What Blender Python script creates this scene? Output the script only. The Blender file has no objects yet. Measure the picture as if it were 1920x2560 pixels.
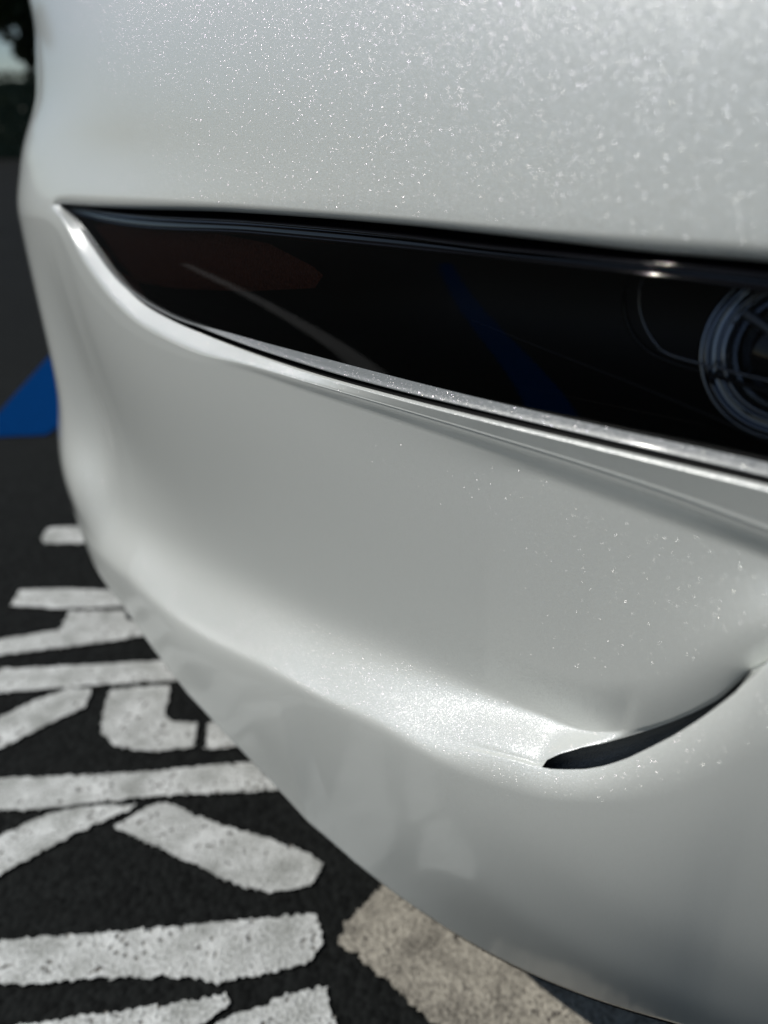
import bpy, bmesh, math, random
import numpy as np
from mathutils import Vector, Matrix
random.seed(7); rng=np.random.default_rng(7)
sc=bpy.context.scene
COL=sc.collection
# ---------------- camera ----------------
CH=0.82; PITCH=26.2; VF=1926.0/2560.0
cam_d=bpy.data.cameras.new('camera'); cam=bpy.data.objects.new('camera',cam_d); COL.objects.link(cam)
cam.location=(0,0,CH); cam.rotation_euler=(math.radians(90-PITCH),0,0)
cam_d.sensor_fit='VERTICAL'; cam_d.sensor_height=24; cam_d.lens=24*VF
cam_d.clip_start=.01; cam_d.clip_end=600
cam_d.dof.use_dof=True; cam_d.dof.focus_distance=.47; cam_d.dof.aperture_fstop=cam_d.lens*1e-3/.0072
sc.camera=cam
# ---------------- sky and sun ----------------
SUN_EL=46; SUN_AZ=183          # azimuth of the sun, degrees anticlockwise from +X: left of the camera
w=bpy.data.worlds.new('World'); sc.world=w; w.use_nodes=True
nt=w.node_tree; bg=nt.nodes['Background']
sky=nt.nodes.new('ShaderNodeTexSky'); sky.sky_type='NISHITA'; sky.sun_disc=False
sky.sun_elevation=math.radians(SUN_EL); sky.sun_rotation=math.radians(90-SUN_AZ)
sky.dust_density=.4; sky.ozone_density=1.6
nt.links.new(sky.outputs[0],bg.inputs[0]); bg.inputs[1].default_value=.06
sl=bpy.data.lights.new('sun','SUN'); sl.energy=3.4; sl.angle=math.radians(.5); sl.color=(1,.96,.9)
so=bpy.data.objects.new('sun',sl); COL.objects.link(so)
e,a=math.radians(SUN_EL),math.radians(SUN_AZ)
SV=Vector((math.cos(e)*math.cos(a),math.cos(e)*math.sin(a),math.sin(e)))
so.rotation_euler=SV.to_track_quat('Z','Y').to_euler()
vs=sc.view_settings; vs.view_transform='Standard'; vs.look='None'; vs.gamma=1; vs.use_curve_mapping=False; vs.exposure=0
# ---- body shape of the car: plan curve (bird's eye), height profile and sculpted rows ----
CT=np.array([(1.75,1.2),(1.72,.55),(1.5,.12),(1.1,-.07),(.62,-.02),(.36,.1),(.12,.28),(-.13,.59),(-.36,.91),(-.5,1.15),(-.575,1.45),(-.60,2.0),(-.605,3.0),(-.59,4.0),(-.55,4.9)],float)
def bspl(C,n=60):
    C=np.vstack([2*C[0]-C[1],C,2*C[-1]-C[-2]])
    t=np.linspace(0,1,n,endpoint=False)[:,None]
    out=[]
    for i in range(len(C)-3):
        a,b,c,d=C[i:i+4]
        out.append(((1-t)**3*a+(3*t**3-6*t**2+4)*b+(-3*t**3+3*t**2+3*t+1)*c+t**3*d)/6)
    return np.vstack(out)
Q=bspl(CT)
seg=np.r_[0,np.cumsum(np.hypot(*np.diff(Q,axis=0).T))]
SLEN=seg[-1]
def P_at(s):
    return np.interp(s,seg,Q[:,0]),np.interp(s,seg,Q[:,1])
def N_at(s,ds=1.2e-2):
    a=P_at(np.clip(s-ds,0,SLEN));b=P_at(np.clip(s+ds,0,SLEN))
    tx,ty=b[0]-a[0],b[1]-a[1];n=np.hypot(tx,ty)
    return -ty/n*SGN,tx/n*SGN
SGN=1.0
def sst(a,b,x):
    t=np.clip((x-a)/(b-a),0,1);return t*t*(3-2*t)
def smooth_tab(zk,ok,sig):
    zz=np.linspace(-.2,1.4,801);o=np.interp(zz,zk,ok)
    # linear extrapolation keeps ends straight
    lo=zz<zk[0];hi=zz>zk[-1]
    o[lo]=ok[0]+(zz[lo]-zk[0])*(ok[1]-ok[0])/(zk[1]-zk[0])
    o[hi]=ok[-1]+(zz[hi]-zk[-1])*(ok[-1]-ok[-2])/(zk[-1]-zk[-2])
    k=np.exp(-.5*(np.arange(-60,61)*.002/sig)**2);k/=k.sum()
    p=np.r_[2*o[0]-o[60:0:-1],o,2*o[-1]-o[-2:-62:-1]]
    return zz,np.convolve(p,k,'valid')
NEARZ=[.15,.22,.28,.36,.45,.6,.70,.78,.85,.90,.95,1.02]
NEARO=[-.05,-.038,-.025,-.009,0,0,0,0,-.004,-.011,-.030,-.085]
FARZ=[0.1, 0.18, 0.26, 0.34, 0.4, 0.46, 0.52, 0.58, 0.64, 0.7, 0.735, 0.77, 0.8, 0.83, 0.86, 0.9, 0.95, 1.0, 1.05]
FARO=[-0.0254, -0.0019, 0.0217, 0.0383, 0.0285, 0.014, 0.0176, 0.0198, 0.0221, 0.0239, 0.0233, 0.0127, 0.0042, -0.0101, -0.0261, -0.0331, -0.0407, -0.0363, -0.0472]
def set_tabs():
    global TN,TF
    TN=smooth_tab(NEARZ,NEARO,.018);TF=smooth_tab(FARZ,FARO,.012)
set_tabs()
def wfar(s): return sst(2.65,3.6,s)
def base(s,z):
    u=sst(.755,.83,z); w=wfar(s)*(1-u)+u*sst(3.1,3.62,s)
    b=(1-w)*np.interp(z,*TN)+w*np.interp(z,*TF)
    # shoulder of the wing swelling above the front wheel
    b=b+.072*np.exp(-((s-4.35)/.33)**2)*sst(.80,.93,z)
    return b
def fin_scale(s,z):
    # the scoop in the bumper runs out ahead of the wheel arch
    e=np.interp(z,[.2,.33,.45,.6],[3.40,3.40,3.50,3.72])
    return 1-sst(-.075,.075,s-e)
ROWS=['TOP','TC','T','G','E','D','M','F','SU','C','B','W']
def delta(name,s,z):
    s=np.asarray(s,float);o=np.zeros_like(s)
    nearE=1-sst(2.62,3.02,s)       # ledge under the lamp widens to the front
    lamp=1-sst(3.315,3.355,s)       # 1 where the lamp opening exists
    fs=fin_scale(s,z)
    deep=.018+.014*wfar(s)
    if name in('TOP','TC'):return o
    if name=='T':return o-.008*lamp
    if name=='G':return o-.0095*lamp+.0081*nearE
    if name=='E':return o+.002*nearE
    if name=='D':return o-.0105*nearE
    ks=[2.5,2.7,2.9,3.1,3.3,3.5]; fl=1-sst(3.42,3.80,s)
    F=np.interp(s,ks,[-.006,-.019,-.020,-.024,-.032,-.036])
    Cc=np.interp(s,ks,[.007,.010,.008,.003,-.002,-.004])
    if name=='M':return (F+.004)*fs
    if name=='F':return F*fs
    if name=='SU':
        near=1-sst(2.590,2.643,s)
        return (F-.002)*fs*near+(Cc-.003)*(1-near)*fl
    if name=='C':return Cc*fl
    if name=='B':return np.interp(s,ks,[.014,.016,.014,.009,.003,.001])*fl
    if name=='W':return np.interp(s,ks,[-.042,-.014,.022,.027,.013,.006])*fl
def point(s,z,o):
    x,y=P_at(s);nx,ny=N_at(s)
    return x+nx*o,y+ny*o,z+0*s
ROW_S=[0.0, 0.46, 0.92, 1.38, 1.84, 2.3, 2.325, 2.35, 2.375, 2.4, 2.425, 2.45, 2.475, 2.5, 2.51, 2.52, 2.53, 2.54, 2.55, 2.56, 2.57, 2.58, 2.59, 2.6, 2.61, 2.62, 2.63, 2.64, 2.65, 2.66, 2.67, 2.68, 2.69, 2.7, 2.71, 2.72, 2.73, 2.74, 2.75, 2.76, 2.77, 2.78, 2.79, 2.8, 2.81, 2.82, 2.83, 2.84, 2.85, 2.86, 2.87, 2.88, 2.89, 2.9, 2.91, 2.92, 2.93, 2.94, 2.95, 2.96, 2.97, 2.98, 2.99, 3.0, 3.01, 3.02, 3.03, 3.04, 3.05, 3.06, 3.07, 3.08, 3.09, 3.1, 3.11, 3.12, 3.13, 3.14, 3.15, 3.16, 3.17, 3.18, 3.19, 3.2, 3.21, 3.22, 3.23, 3.24, 3.25, 3.26, 3.27, 3.28, 3.29, 3.3, 3.305, 3.31, 3.315, 3.32, 3.325, 3.33, 3.335, 3.34, 3.345, 3.35, 3.355, 3.36, 3.365, 3.37, 3.375, 3.38, 3.385, 3.39, 3.395, 3.4, 3.405, 3.41, 3.415, 3.42, 3.425, 3.43, 3.435, 3.44, 3.445, 3.45, 3.455, 3.46, 3.465, 3.47, 3.475, 3.48, 3.485, 3.49, 3.495, 3.5, 3.505, 3.51, 3.515, 3.52, 3.525, 3.53, 3.535, 3.54, 3.545, 3.55, 3.575, 3.6, 3.625, 3.65, 3.675, 3.7, 3.725, 3.75, 3.775, 3.8, 3.825, 3.85, 3.875, 3.9, 4.675, 5.45, 6.225, 7.0]
ROW_Z={
 'TC':[0.78432,0.78432,0.78432,0.78432,0.78432,0.78432,0.78432,0.78432,0.78432,0.78432,0.78432,0.78432,0.78432,0.78432,0.78432,0.78432,0.78432,0.78432,0.78473,0.78511,0.78538,0.78551,0.78546,0.78526,0.78498,0.78465,0.78431,0.78397,0.78368,0.78344,0.78326,0.78312,0.78299,0.78288,0.78277,0.78266,0.78255,0.78242,0.78228,0.78212,0.78194,0.78176,0.78158,0.78139,0.78120,0.78100,0.78080,0.78059,0.78038,0.78016,0.77993,0.77970,0.77946,0.77921,0.77896,0.77869,0.77843,0.77815,0.77787,0.77758,0.77729,0.77699,0.77668,0.77639,0.77610,0.77582,0.77554,0.77526,0.77499,0.77471,0.77444,0.77415,0.77387,0.77357,0.77327,0.77296,0.77264,0.77231,0.77198,0.77163,0.77127,0.77089,0.77051,0.77011,0.76970,0.76928,0.76885,0.76840,0.76794,0.76746,0.76697,0.76643,0.76580,0.76504,0.76460,0.76413,0.76361,0.76307,0.76251,0.76195,0.76138,0.76083,0.76030,0.75979,0.75931,0.75887,0.75845,0.75806,0.75770,0.75736,0.75703,0.75672,0.75641,0.75611,0.75582,0.75553,0.75524,0.75495,0.75466,0.75437,0.75408,0.75379,0.75349,0.75320,0.75291,0.75262,0.75232,0.75203,0.75173,0.75144,0.75114,0.75084,0.75054,0.75025,0.74995,0.74965,0.74934,0.74904,0.74874,0.74843,0.74813,0.74782,0.74752,0.74721,0.74566,0.74409,0.74249,0.74249,0.74249,0.74249,0.74249,0.74249,0.74249,0.74249,0.74249,0.74249,0.74249,0.74249,0.74249,0.74249,0.74249,0.74249],
 'T':[0.77714,0.77714,0.77714,0.77714,0.77714,0.77714,0.77714,0.77714,0.77714,0.77714,0.77714,0.77714,0.77714,0.77714,0.77714,0.77714,0.77714,0.77714,0.77741,0.77763,0.77777,0.77778,0.77762,0.77735,0.77709,0.77691,0.77685,0.77686,0.77691,0.77695,0.77695,0.77694,0.77693,0.77692,0.77689,0.77685,0.77679,0.77670,0.77659,0.77645,0.77628,0.77608,0.77586,0.77562,0.77536,0.77509,0.77480,0.77450,0.77418,0.77386,0.77352,0.77318,0.77282,0.77246,0.77208,0.77171,0.77132,0.77093,0.77052,0.77008,0.76961,0.76913,0.76862,0.76810,0.76756,0.76702,0.76647,0.76592,0.76536,0.76480,0.76424,0.76369,0.76314,0.76259,0.76205,0.76152,0.76100,0.76048,0.75997,0.75948,0.75899,0.75851,0.75804,0.75759,0.75714,0.75670,0.75628,0.75586,0.75546,0.75506,0.75468,0.75431,0.75394,0.75359,0.75342,0.75325,0.75308,0.75297,0.75294,0.75297,0.75300,0.75299,0.75291,0.75276,0.75254,0.75228,0.75202,0.75175,0.75147,0.75119,0.75091,0.75063,0.75034,0.75004,0.74975,0.74945,0.74915,0.74885,0.74855,0.74824,0.74793,0.74763,0.74732,0.74701,0.74669,0.74638,0.74607,0.74575,0.74543,0.74512,0.74480,0.74448,0.74416,0.74384,0.74352,0.74319,0.74287,0.74255,0.74222,0.74189,0.74156,0.74123,0.74090,0.74057,0.73889,0.73718,0.73544,0.73544,0.73544,0.73544,0.73544,0.73544,0.73544,0.73544,0.73544,0.73544,0.73544,0.73544,0.73544,0.73544,0.73544,0.73544],
 'G':[0.69757,0.69757,0.69757,0.69757,0.69757,0.69757,0.69757,0.69757,0.69757,0.69757,0.69757,0.69757,0.69757,0.69757,0.69757,0.69757,0.69758,0.69754,0.69741,0.69716,0.69678,0.69633,0.69583,0.69532,0.69479,0.69424,0.69366,0.69305,0.69241,0.69174,0.69105,0.69034,0.68964,0.68893,0.68821,0.68748,0.68674,0.68600,0.68527,0.68456,0.68388,0.68319,0.68250,0.68181,0.68114,0.68050,0.67988,0.67929,0.67874,0.67823,0.67777,0.67734,0.67695,0.67658,0.67624,0.67594,0.67566,0.67542,0.67521,0.67504,0.67489,0.67477,0.67468,0.67464,0.67465,0.67472,0.67481,0.67490,0.67505,0.67530,0.67569,0.67619,0.67675,0.67738,0.67814,0.67913,0.68045,0.68216,0.68427,0.68674,0.68955,0.69267,0.69610,0.69985,0.70390,0.70825,0.71276,0.71734,0.72190,0.72628,0.73032,0.73396,0.73722,0.74014,0.74146,0.74267,0.74378,0.74517,0.74696,0.74869,0.75002,0.75076,0.75101,0.75097,0.75079,0.75053,0.75027,0.75001,0.74973,0.74945,0.74917,0.74888,0.74859,0.74829,0.74799,0.74769,0.74739,0.74708,0.74677,0.74646,0.74615,0.74584,0.74552,0.74520,0.74488,0.74457,0.74425,0.74392,0.74360,0.74328,0.74296,0.74263,0.74231,0.74198,0.74165,0.74132,0.74099,0.74066,0.74033,0.74000,0.73967,0.73933,0.73899,0.73866,0.73694,0.73519,0.73341,0.73341,0.73341,0.73341,0.73341,0.73341,0.73341,0.73341,0.73341,0.73341,0.73341,0.73341,0.73341,0.73341,0.73341,0.73341],
 'E':[0.67345,0.67345,0.67345,0.67345,0.67345,0.67345,0.67345,0.67345,0.67345,0.67345,0.67345,0.67345,0.67345,0.67345,0.67345,0.67438,0.67528,0.67614,0.67697,0.67780,0.67865,0.67943,0.68007,0.68051,0.68081,0.68099,0.68108,0.68111,0.68104,0.68090,0.68071,0.68047,0.68020,0.67992,0.67961,0.67928,0.67892,0.67854,0.67814,0.67771,0.67726,0.67678,0.67628,0.67576,0.67523,0.67469,0.67414,0.67359,0.67304,0.67250,0.67200,0.67153,0.67108,0.67061,0.67011,0.66955,0.66891,0.66818,0.66732,0.66629,0.66517,0.66406,0.66308,0.66234,0.66186,0.66162,0.66155,0.66162,0.66178,0.66201,0.66224,0.66247,0.66275,0.66316,0.66377,0.66466,0.66587,0.66740,0.66920,0.67129,0.67367,0.67635,0.67932,0.68260,0.68617,0.69001,0.69406,0.69845,0.70351,0.70982,0.71763,0.72577,0.73250,0.73751,0.73947,0.74113,0.74252,0.74363,0.74452,0.74519,0.74566,0.74596,0.74611,0.74616,0.74610,0.74597,0.74579,0.74558,0.74534,0.74508,0.74481,0.74453,0.74424,0.74395,0.74365,0.74334,0.74303,0.74272,0.74240,0.74208,0.74175,0.74143,0.74110,0.74077,0.74044,0.74010,0.73977,0.73943,0.73909,0.73876,0.73842,0.73808,0.73773,0.73739,0.73705,0.73670,0.73635,0.73601,0.73566,0.73530,0.73495,0.73460,0.73424,0.73388,0.73207,0.73022,0.72832,0.72832,0.72832,0.72832,0.72832,0.72832,0.72832,0.72832,0.72832,0.72832,0.72832,0.72832,0.72832,0.72832,0.72832,0.72832],
 'D':[0.65919,0.65919,0.65919,0.65919,0.65919,0.65919,0.65919,0.65919,0.65919,0.65919,0.65919,0.65919,0.65919,0.65919,0.65919,0.65980,0.66036,0.66087,0.66134,0.66174,0.66209,0.66239,0.66265,0.66286,0.66304,0.66320,0.66333,0.66347,0.66360,0.66373,0.66385,0.66397,0.66407,0.66417,0.66424,0.66432,0.66438,0.66443,0.66447,0.66448,0.66446,0.66442,0.66435,0.66426,0.66415,0.66402,0.66388,0.66371,0.66353,0.66334,0.66317,0.66310,0.66310,0.66311,0.66302,0.66279,0.66234,0.66162,0.66059,0.65922,0.65760,0.65587,0.65419,0.65268,0.65138,0.65026,0.64928,0.64843,0.64769,0.64707,0.64653,0.64606,0.64564,0.64529,0.64506,0.64500,0.64516,0.64558,0.64626,0.64719,0.64836,0.64976,0.65138,0.65320,0.65523,0.65746,0.65992,0.66266,0.66569,0.66906,0.67289,0.67757,0.68378,0.69219,0.69711,0.70212,0.70686,0.71109,0.71472,0.71777,0.72030,0.72240,0.72414,0.72555,0.72670,0.72764,0.72839,0.72897,0.72942,0.72975,0.72998,0.73012,0.73020,0.73020,0.73016,0.73008,0.72995,0.72979,0.72960,0.72939,0.72915,0.72890,0.72863,0.72835,0.72805,0.72775,0.72743,0.72711,0.72678,0.72645,0.72611,0.72576,0.72541,0.72506,0.72470,0.72434,0.72398,0.72361,0.72324,0.72286,0.72249,0.72210,0.72172,0.72133,0.71933,0.71724,0.71508,0.71508,0.71508,0.71508,0.71508,0.71508,0.71508,0.71508,0.71508,0.71508,0.71508,0.71508,0.71508,0.71508,0.71508,0.71508],
 'M':[0.64713,0.64713,0.64713,0.64713,0.64713,0.64713,0.64713,0.64713,0.64713,0.64713,0.64713,0.64713,0.64713,0.64713,0.64713,0.64488,0.64219,0.63841,0.63185,0.62095,0.60788,0.59516,0.58442,0.57628,0.56974,0.56401,0.55920,0.55560,0.55302,0.55095,0.54891,0.54669,0.54430,0.54179,0.53969,0.53758,0.53546,0.53333,0.53118,0.52903,0.52687,0.52472,0.52258,0.52048,0.51842,0.51641,0.51445,0.51254,0.51069,0.50889,0.50712,0.50539,0.50368,0.50199,0.50018,0.49836,0.49654,0.49472,0.49288,0.49103,0.48917,0.48731,0.48546,0.48363,0.48183,0.48006,0.47834,0.47666,0.47504,0.47347,0.47196,0.47052,0.46913,0.46779,0.46630,0.46487,0.46347,0.46212,0.46081,0.45953,0.45829,0.45708,0.45591,0.45478,0.45369,0.45263,0.45162,0.45066,0.44975,0.44890,0.44810,0.44738,0.44671,0.44611,0.44543,0.44478,0.44418,0.44361,0.44308,0.44258,0.44211,0.44168,0.44127,0.44089,0.44055,0.44022,0.43993,0.43965,0.43941,0.43918,0.43897,0.43879,0.43862,0.43848,0.43835,0.43824,0.43815,0.43807,0.43801,0.43796,0.43793,0.43791,0.43790,0.43791,0.43793,0.43796,0.43800,0.43805,0.43811,0.43818,0.43826,0.43835,0.43845,0.43855,0.43867,0.43879,0.43892,0.43905,0.43920,0.43935,0.43950,0.43966,0.43983,0.44000,0.44094,0.44198,0.44244,0.44297,0.44356,0.44419,0.44487,0.44557,0.44629,0.44704,0.44780,0.44858,0.44937,0.45016,0.45000,0.45000,0.45000,0.45000],
 'F':[0.64001,0.64001,0.64001,0.64001,0.64001,0.64001,0.64001,0.64001,0.64001,0.64001,0.64001,0.64001,0.64001,0.64001,0.63591,0.63176,0.62736,0.62248,0.60978,0.58885,0.57414,0.56138,0.55047,0.54122,0.53317,0.52612,0.52162,0.51963,0.51734,0.51452,0.51156,0.50857,0.50551,0.50239,0.49974,0.49709,0.49448,0.49192,0.48939,0.48688,0.48439,0.48191,0.47944,0.47700,0.47457,0.47217,0.46979,0.46744,0.46512,0.46283,0.46057,0.45833,0.45612,0.45393,0.45162,0.44933,0.44706,0.44480,0.44256,0.44032,0.43809,0.43586,0.43364,0.43144,0.42925,0.42709,0.42496,0.42287,0.42083,0.41884,0.41689,0.41500,0.41314,0.41133,0.40935,0.40740,0.40547,0.40357,0.40171,0.39988,0.39809,0.39634,0.39463,0.39295,0.39131,0.38968,0.38806,0.38644,0.38482,0.38320,0.38160,0.38003,0.37850,0.37704,0.37616,0.37533,0.37455,0.37380,0.37310,0.37244,0.37181,0.37122,0.37067,0.37015,0.36966,0.36921,0.36878,0.36838,0.36801,0.36766,0.36734,0.36705,0.36677,0.36652,0.36629,0.36608,0.36589,0.36572,0.36556,0.36542,0.36530,0.36520,0.36511,0.36503,0.36497,0.36492,0.36489,0.36487,0.36486,0.36486,0.36487,0.36489,0.36492,0.36496,0.36501,0.36507,0.36514,0.36522,0.36530,0.36539,0.36549,0.36559,0.36571,0.36582,0.36650,0.36730,0.36729,0.36735,0.36748,0.36767,0.36790,0.36816,0.36845,0.36877,0.36910,0.36945,0.36982,0.37019,0.37000,0.37000,0.37000,0.37000],
 'SU':[0.63698,0.63698,0.63698,0.63698,0.63698,0.63698,0.63698,0.63698,0.63698,0.63698,0.63698,0.63698,0.63698,0.63698,0.63279,0.62855,0.62406,0.61917,0.60654,0.58474,0.57025,0.55775,0.54615,0.53600,0.52786,0.52175,0.51367,0.50170,0.49844,0.49454,0.48997,0.48558,0.48118,0.47694,0.47285,0.46929,0.46625,0.46352,0.46089,0.45820,0.45529,0.45217,0.44891,0.44559,0.44227,0.43899,0.43580,0.43274,0.42986,0.42717,0.42465,0.42224,0.41987,0.41751,0.41493,0.41228,0.40951,0.40660,0.40358,0.40049,0.39737,0.39425,0.39116,0.38814,0.38521,0.38240,0.37972,0.37721,0.37486,0.37265,0.37052,0.36848,0.36651,0.36462,0.36281,0.36107,0.35940,0.35780,0.35627,0.35480,0.35340,0.35205,0.35075,0.34947,0.34822,0.34698,0.34574,0.34448,0.34320,0.34193,0.34069,0.33729,0.33416,0.33130,0.32996,0.32867,0.32744,0.32626,0.32513,0.32404,0.32301,0.32202,0.32107,0.32016,0.31929,0.31846,0.31766,0.31690,0.31617,0.31547,0.31480,0.31416,0.31355,0.31297,0.31241,0.31188,0.31137,0.31088,0.31042,0.30997,0.30955,0.30914,0.30875,0.30838,0.30803,0.30770,0.30738,0.30707,0.30678,0.30650,0.30624,0.30599,0.30575,0.30552,0.30530,0.30509,0.30490,0.30471,0.30454,0.30437,0.30421,0.30406,0.30392,0.30378,0.30321,0.30279,0.30227,0.30184,0.30149,0.30121,0.30099,0.30080,0.30065,0.30053,0.30043,0.30035,0.30028,0.30023,0.30000,0.30000,0.30000,0.30000],
 'C':[0.64333,0.64333,0.64333,0.64333,0.64333,0.64333,0.64333,0.64333,0.64333,0.64333,0.64333,0.64333,0.64333,0.64333,0.63993,0.63640,0.63248,0.62780,0.60506,0.58616,0.56981,0.55551,0.54187,0.53052,0.52123,0.51398,0.50732,0.50266,0.49911,0.49475,0.49003,0.48524,0.48031,0.47563,0.47136,0.46790,0.46509,0.46261,0.46019,0.45760,0.45468,0.45150,0.44818,0.44479,0.44141,0.43808,0.43487,0.43181,0.42895,0.42628,0.42375,0.42130,0.41888,0.41644,0.41376,0.41099,0.40809,0.40506,0.40195,0.39878,0.39560,0.39244,0.38933,0.38631,0.38338,0.38059,0.37796,0.37548,0.37316,0.37096,0.36884,0.36682,0.36486,0.36299,0.36117,0.35942,0.35772,0.35607,0.35447,0.35290,0.35137,0.34987,0.34839,0.34693,0.34548,0.34404,0.34260,0.34116,0.33975,0.33838,0.33707,0.33367,0.33055,0.32769,0.32635,0.32506,0.32383,0.32266,0.32153,0.32046,0.31943,0.31844,0.31750,0.31660,0.31573,0.31491,0.31412,0.31336,0.31264,0.31195,0.31130,0.31067,0.31007,0.30949,0.30894,0.30842,0.30792,0.30744,0.30699,0.30656,0.30614,0.30575,0.30537,0.30502,0.30467,0.30435,0.30404,0.30375,0.30347,0.30320,0.30295,0.30271,0.30249,0.30227,0.30207,0.30187,0.30169,0.30152,0.30135,0.30120,0.30105,0.30092,0.30079,0.30067,0.30017,0.29982,0.29929,0.29886,0.29851,0.29822,0.29799,0.29781,0.29766,0.29753,0.29743,0.29735,0.29728,0.29723,0.29700,0.29700,0.29700,0.29700],
 'B':[0.61388,0.61388,0.61388,0.61388,0.61388,0.61388,0.61388,0.61388,0.61388,0.61388,0.61388,0.61388,0.61388,0.61388,0.60737,0.60025,0.59143,0.57668,0.55988,0.54606,0.53447,0.52474,0.51646,0.50889,0.50165,0.49493,0.48909,0.48412,0.47969,0.47552,0.47152,0.46773,0.46418,0.46088,0.45763,0.45462,0.45182,0.44917,0.44662,0.44441,0.44184,0.43931,0.43680,0.43430,0.43178,0.42923,0.42665,0.42402,0.42135,0.41863,0.41586,0.41306,0.41021,0.40734,0.40445,0.40154,0.39863,0.39572,0.39282,0.38994,0.38709,0.38426,0.38148,0.37873,0.37603,0.37337,0.37076,0.36819,0.36568,0.36322,0.36080,0.35844,0.35613,0.35386,0.35165,0.34948,0.34735,0.34527,0.34322,0.34121,0.33922,0.33725,0.33530,0.33334,0.33137,0.32937,0.32733,0.32525,0.32312,0.32096,0.31880,0.31666,0.31460,0.31265,0.31085,0.30920,0.30772,0.30638,0.30516,0.30404,0.30301,0.30204,0.30112,0.30025,0.29940,0.29860,0.29782,0.29708,0.29637,0.29569,0.29504,0.29441,0.29381,0.29324,0.29269,0.29216,0.29166,0.29118,0.29071,0.29027,0.28984,0.28944,0.28905,0.28867,0.28832,0.28797,0.28765,0.28733,0.28703,0.28675,0.28647,0.28621,0.28596,0.28571,0.28548,0.28526,0.28505,0.28484,0.28462,0.28440,0.28416,0.28390,0.28361,0.28331,0.28298,0.28264,0.28230,0.28197,0.28166,0.28139,0.28114,0.28093,0.28075,0.28061,0.28048,0.28038,0.28029,0.28021,0.28000,0.28000,0.28000,0.28000],
 'W':[0.35664,0.35664,0.35664,0.35664,0.35664,0.35664,0.35664,0.35664,0.35664,0.35664,0.35664,0.35664,0.33525,0.31478,0.30984,0.30501,0.30001,0.29462,0.28872,0.28240,0.27593,0.26955,0.26338,0.25740,0.25160,0.24598,0.24057,0.23539,0.23050,0.22594,0.22172,0.21785,0.21430,0.21103,0.20885,0.20695,0.20531,0.20393,0.20279,0.20327,0.20264,0.20233,0.20236,0.20276,0.20357,0.20484,0.20657,0.20874,0.21134,0.21428,0.21747,0.22077,0.22404,0.22714,0.22998,0.23252,0.23474,0.23669,0.23841,0.23998,0.24145,0.24286,0.24426,0.24571,0.24723,0.24884,0.25053,0.25230,0.25413,0.25596,0.25774,0.25937,0.26079,0.26191,0.26273,0.26324,0.26348,0.26355,0.26351,0.26347,0.26349,0.26364,0.26397,0.26448,0.26517,0.26600,0.26691,0.26784,0.26869,0.26938,0.26986,0.27009,0.27007,0.26985,0.26946,0.26897,0.26842,0.26785,0.26727,0.26671,0.26618,0.26567,0.26518,0.26470,0.26423,0.26377,0.26332,0.26288,0.26245,0.26203,0.26162,0.26121,0.26081,0.26042,0.26004,0.25966,0.25929,0.25893,0.25857,0.25822,0.25787,0.25753,0.25719,0.25686,0.25653,0.25621,0.25589,0.25558,0.25526,0.25495,0.25464,0.25432,0.25400,0.25368,0.25336,0.25302,0.25268,0.25231,0.25191,0.25145,0.25092,0.25029,0.24954,0.24866,0.24764,0.24649,0.24525,0.24394,0.24260,0.24129,0.24004,0.23890,0.23790,0.23707,0.23641,0.23591,0.23555,0.23506,0.23500,0.23500,0.23500,0.23500],
}
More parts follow.
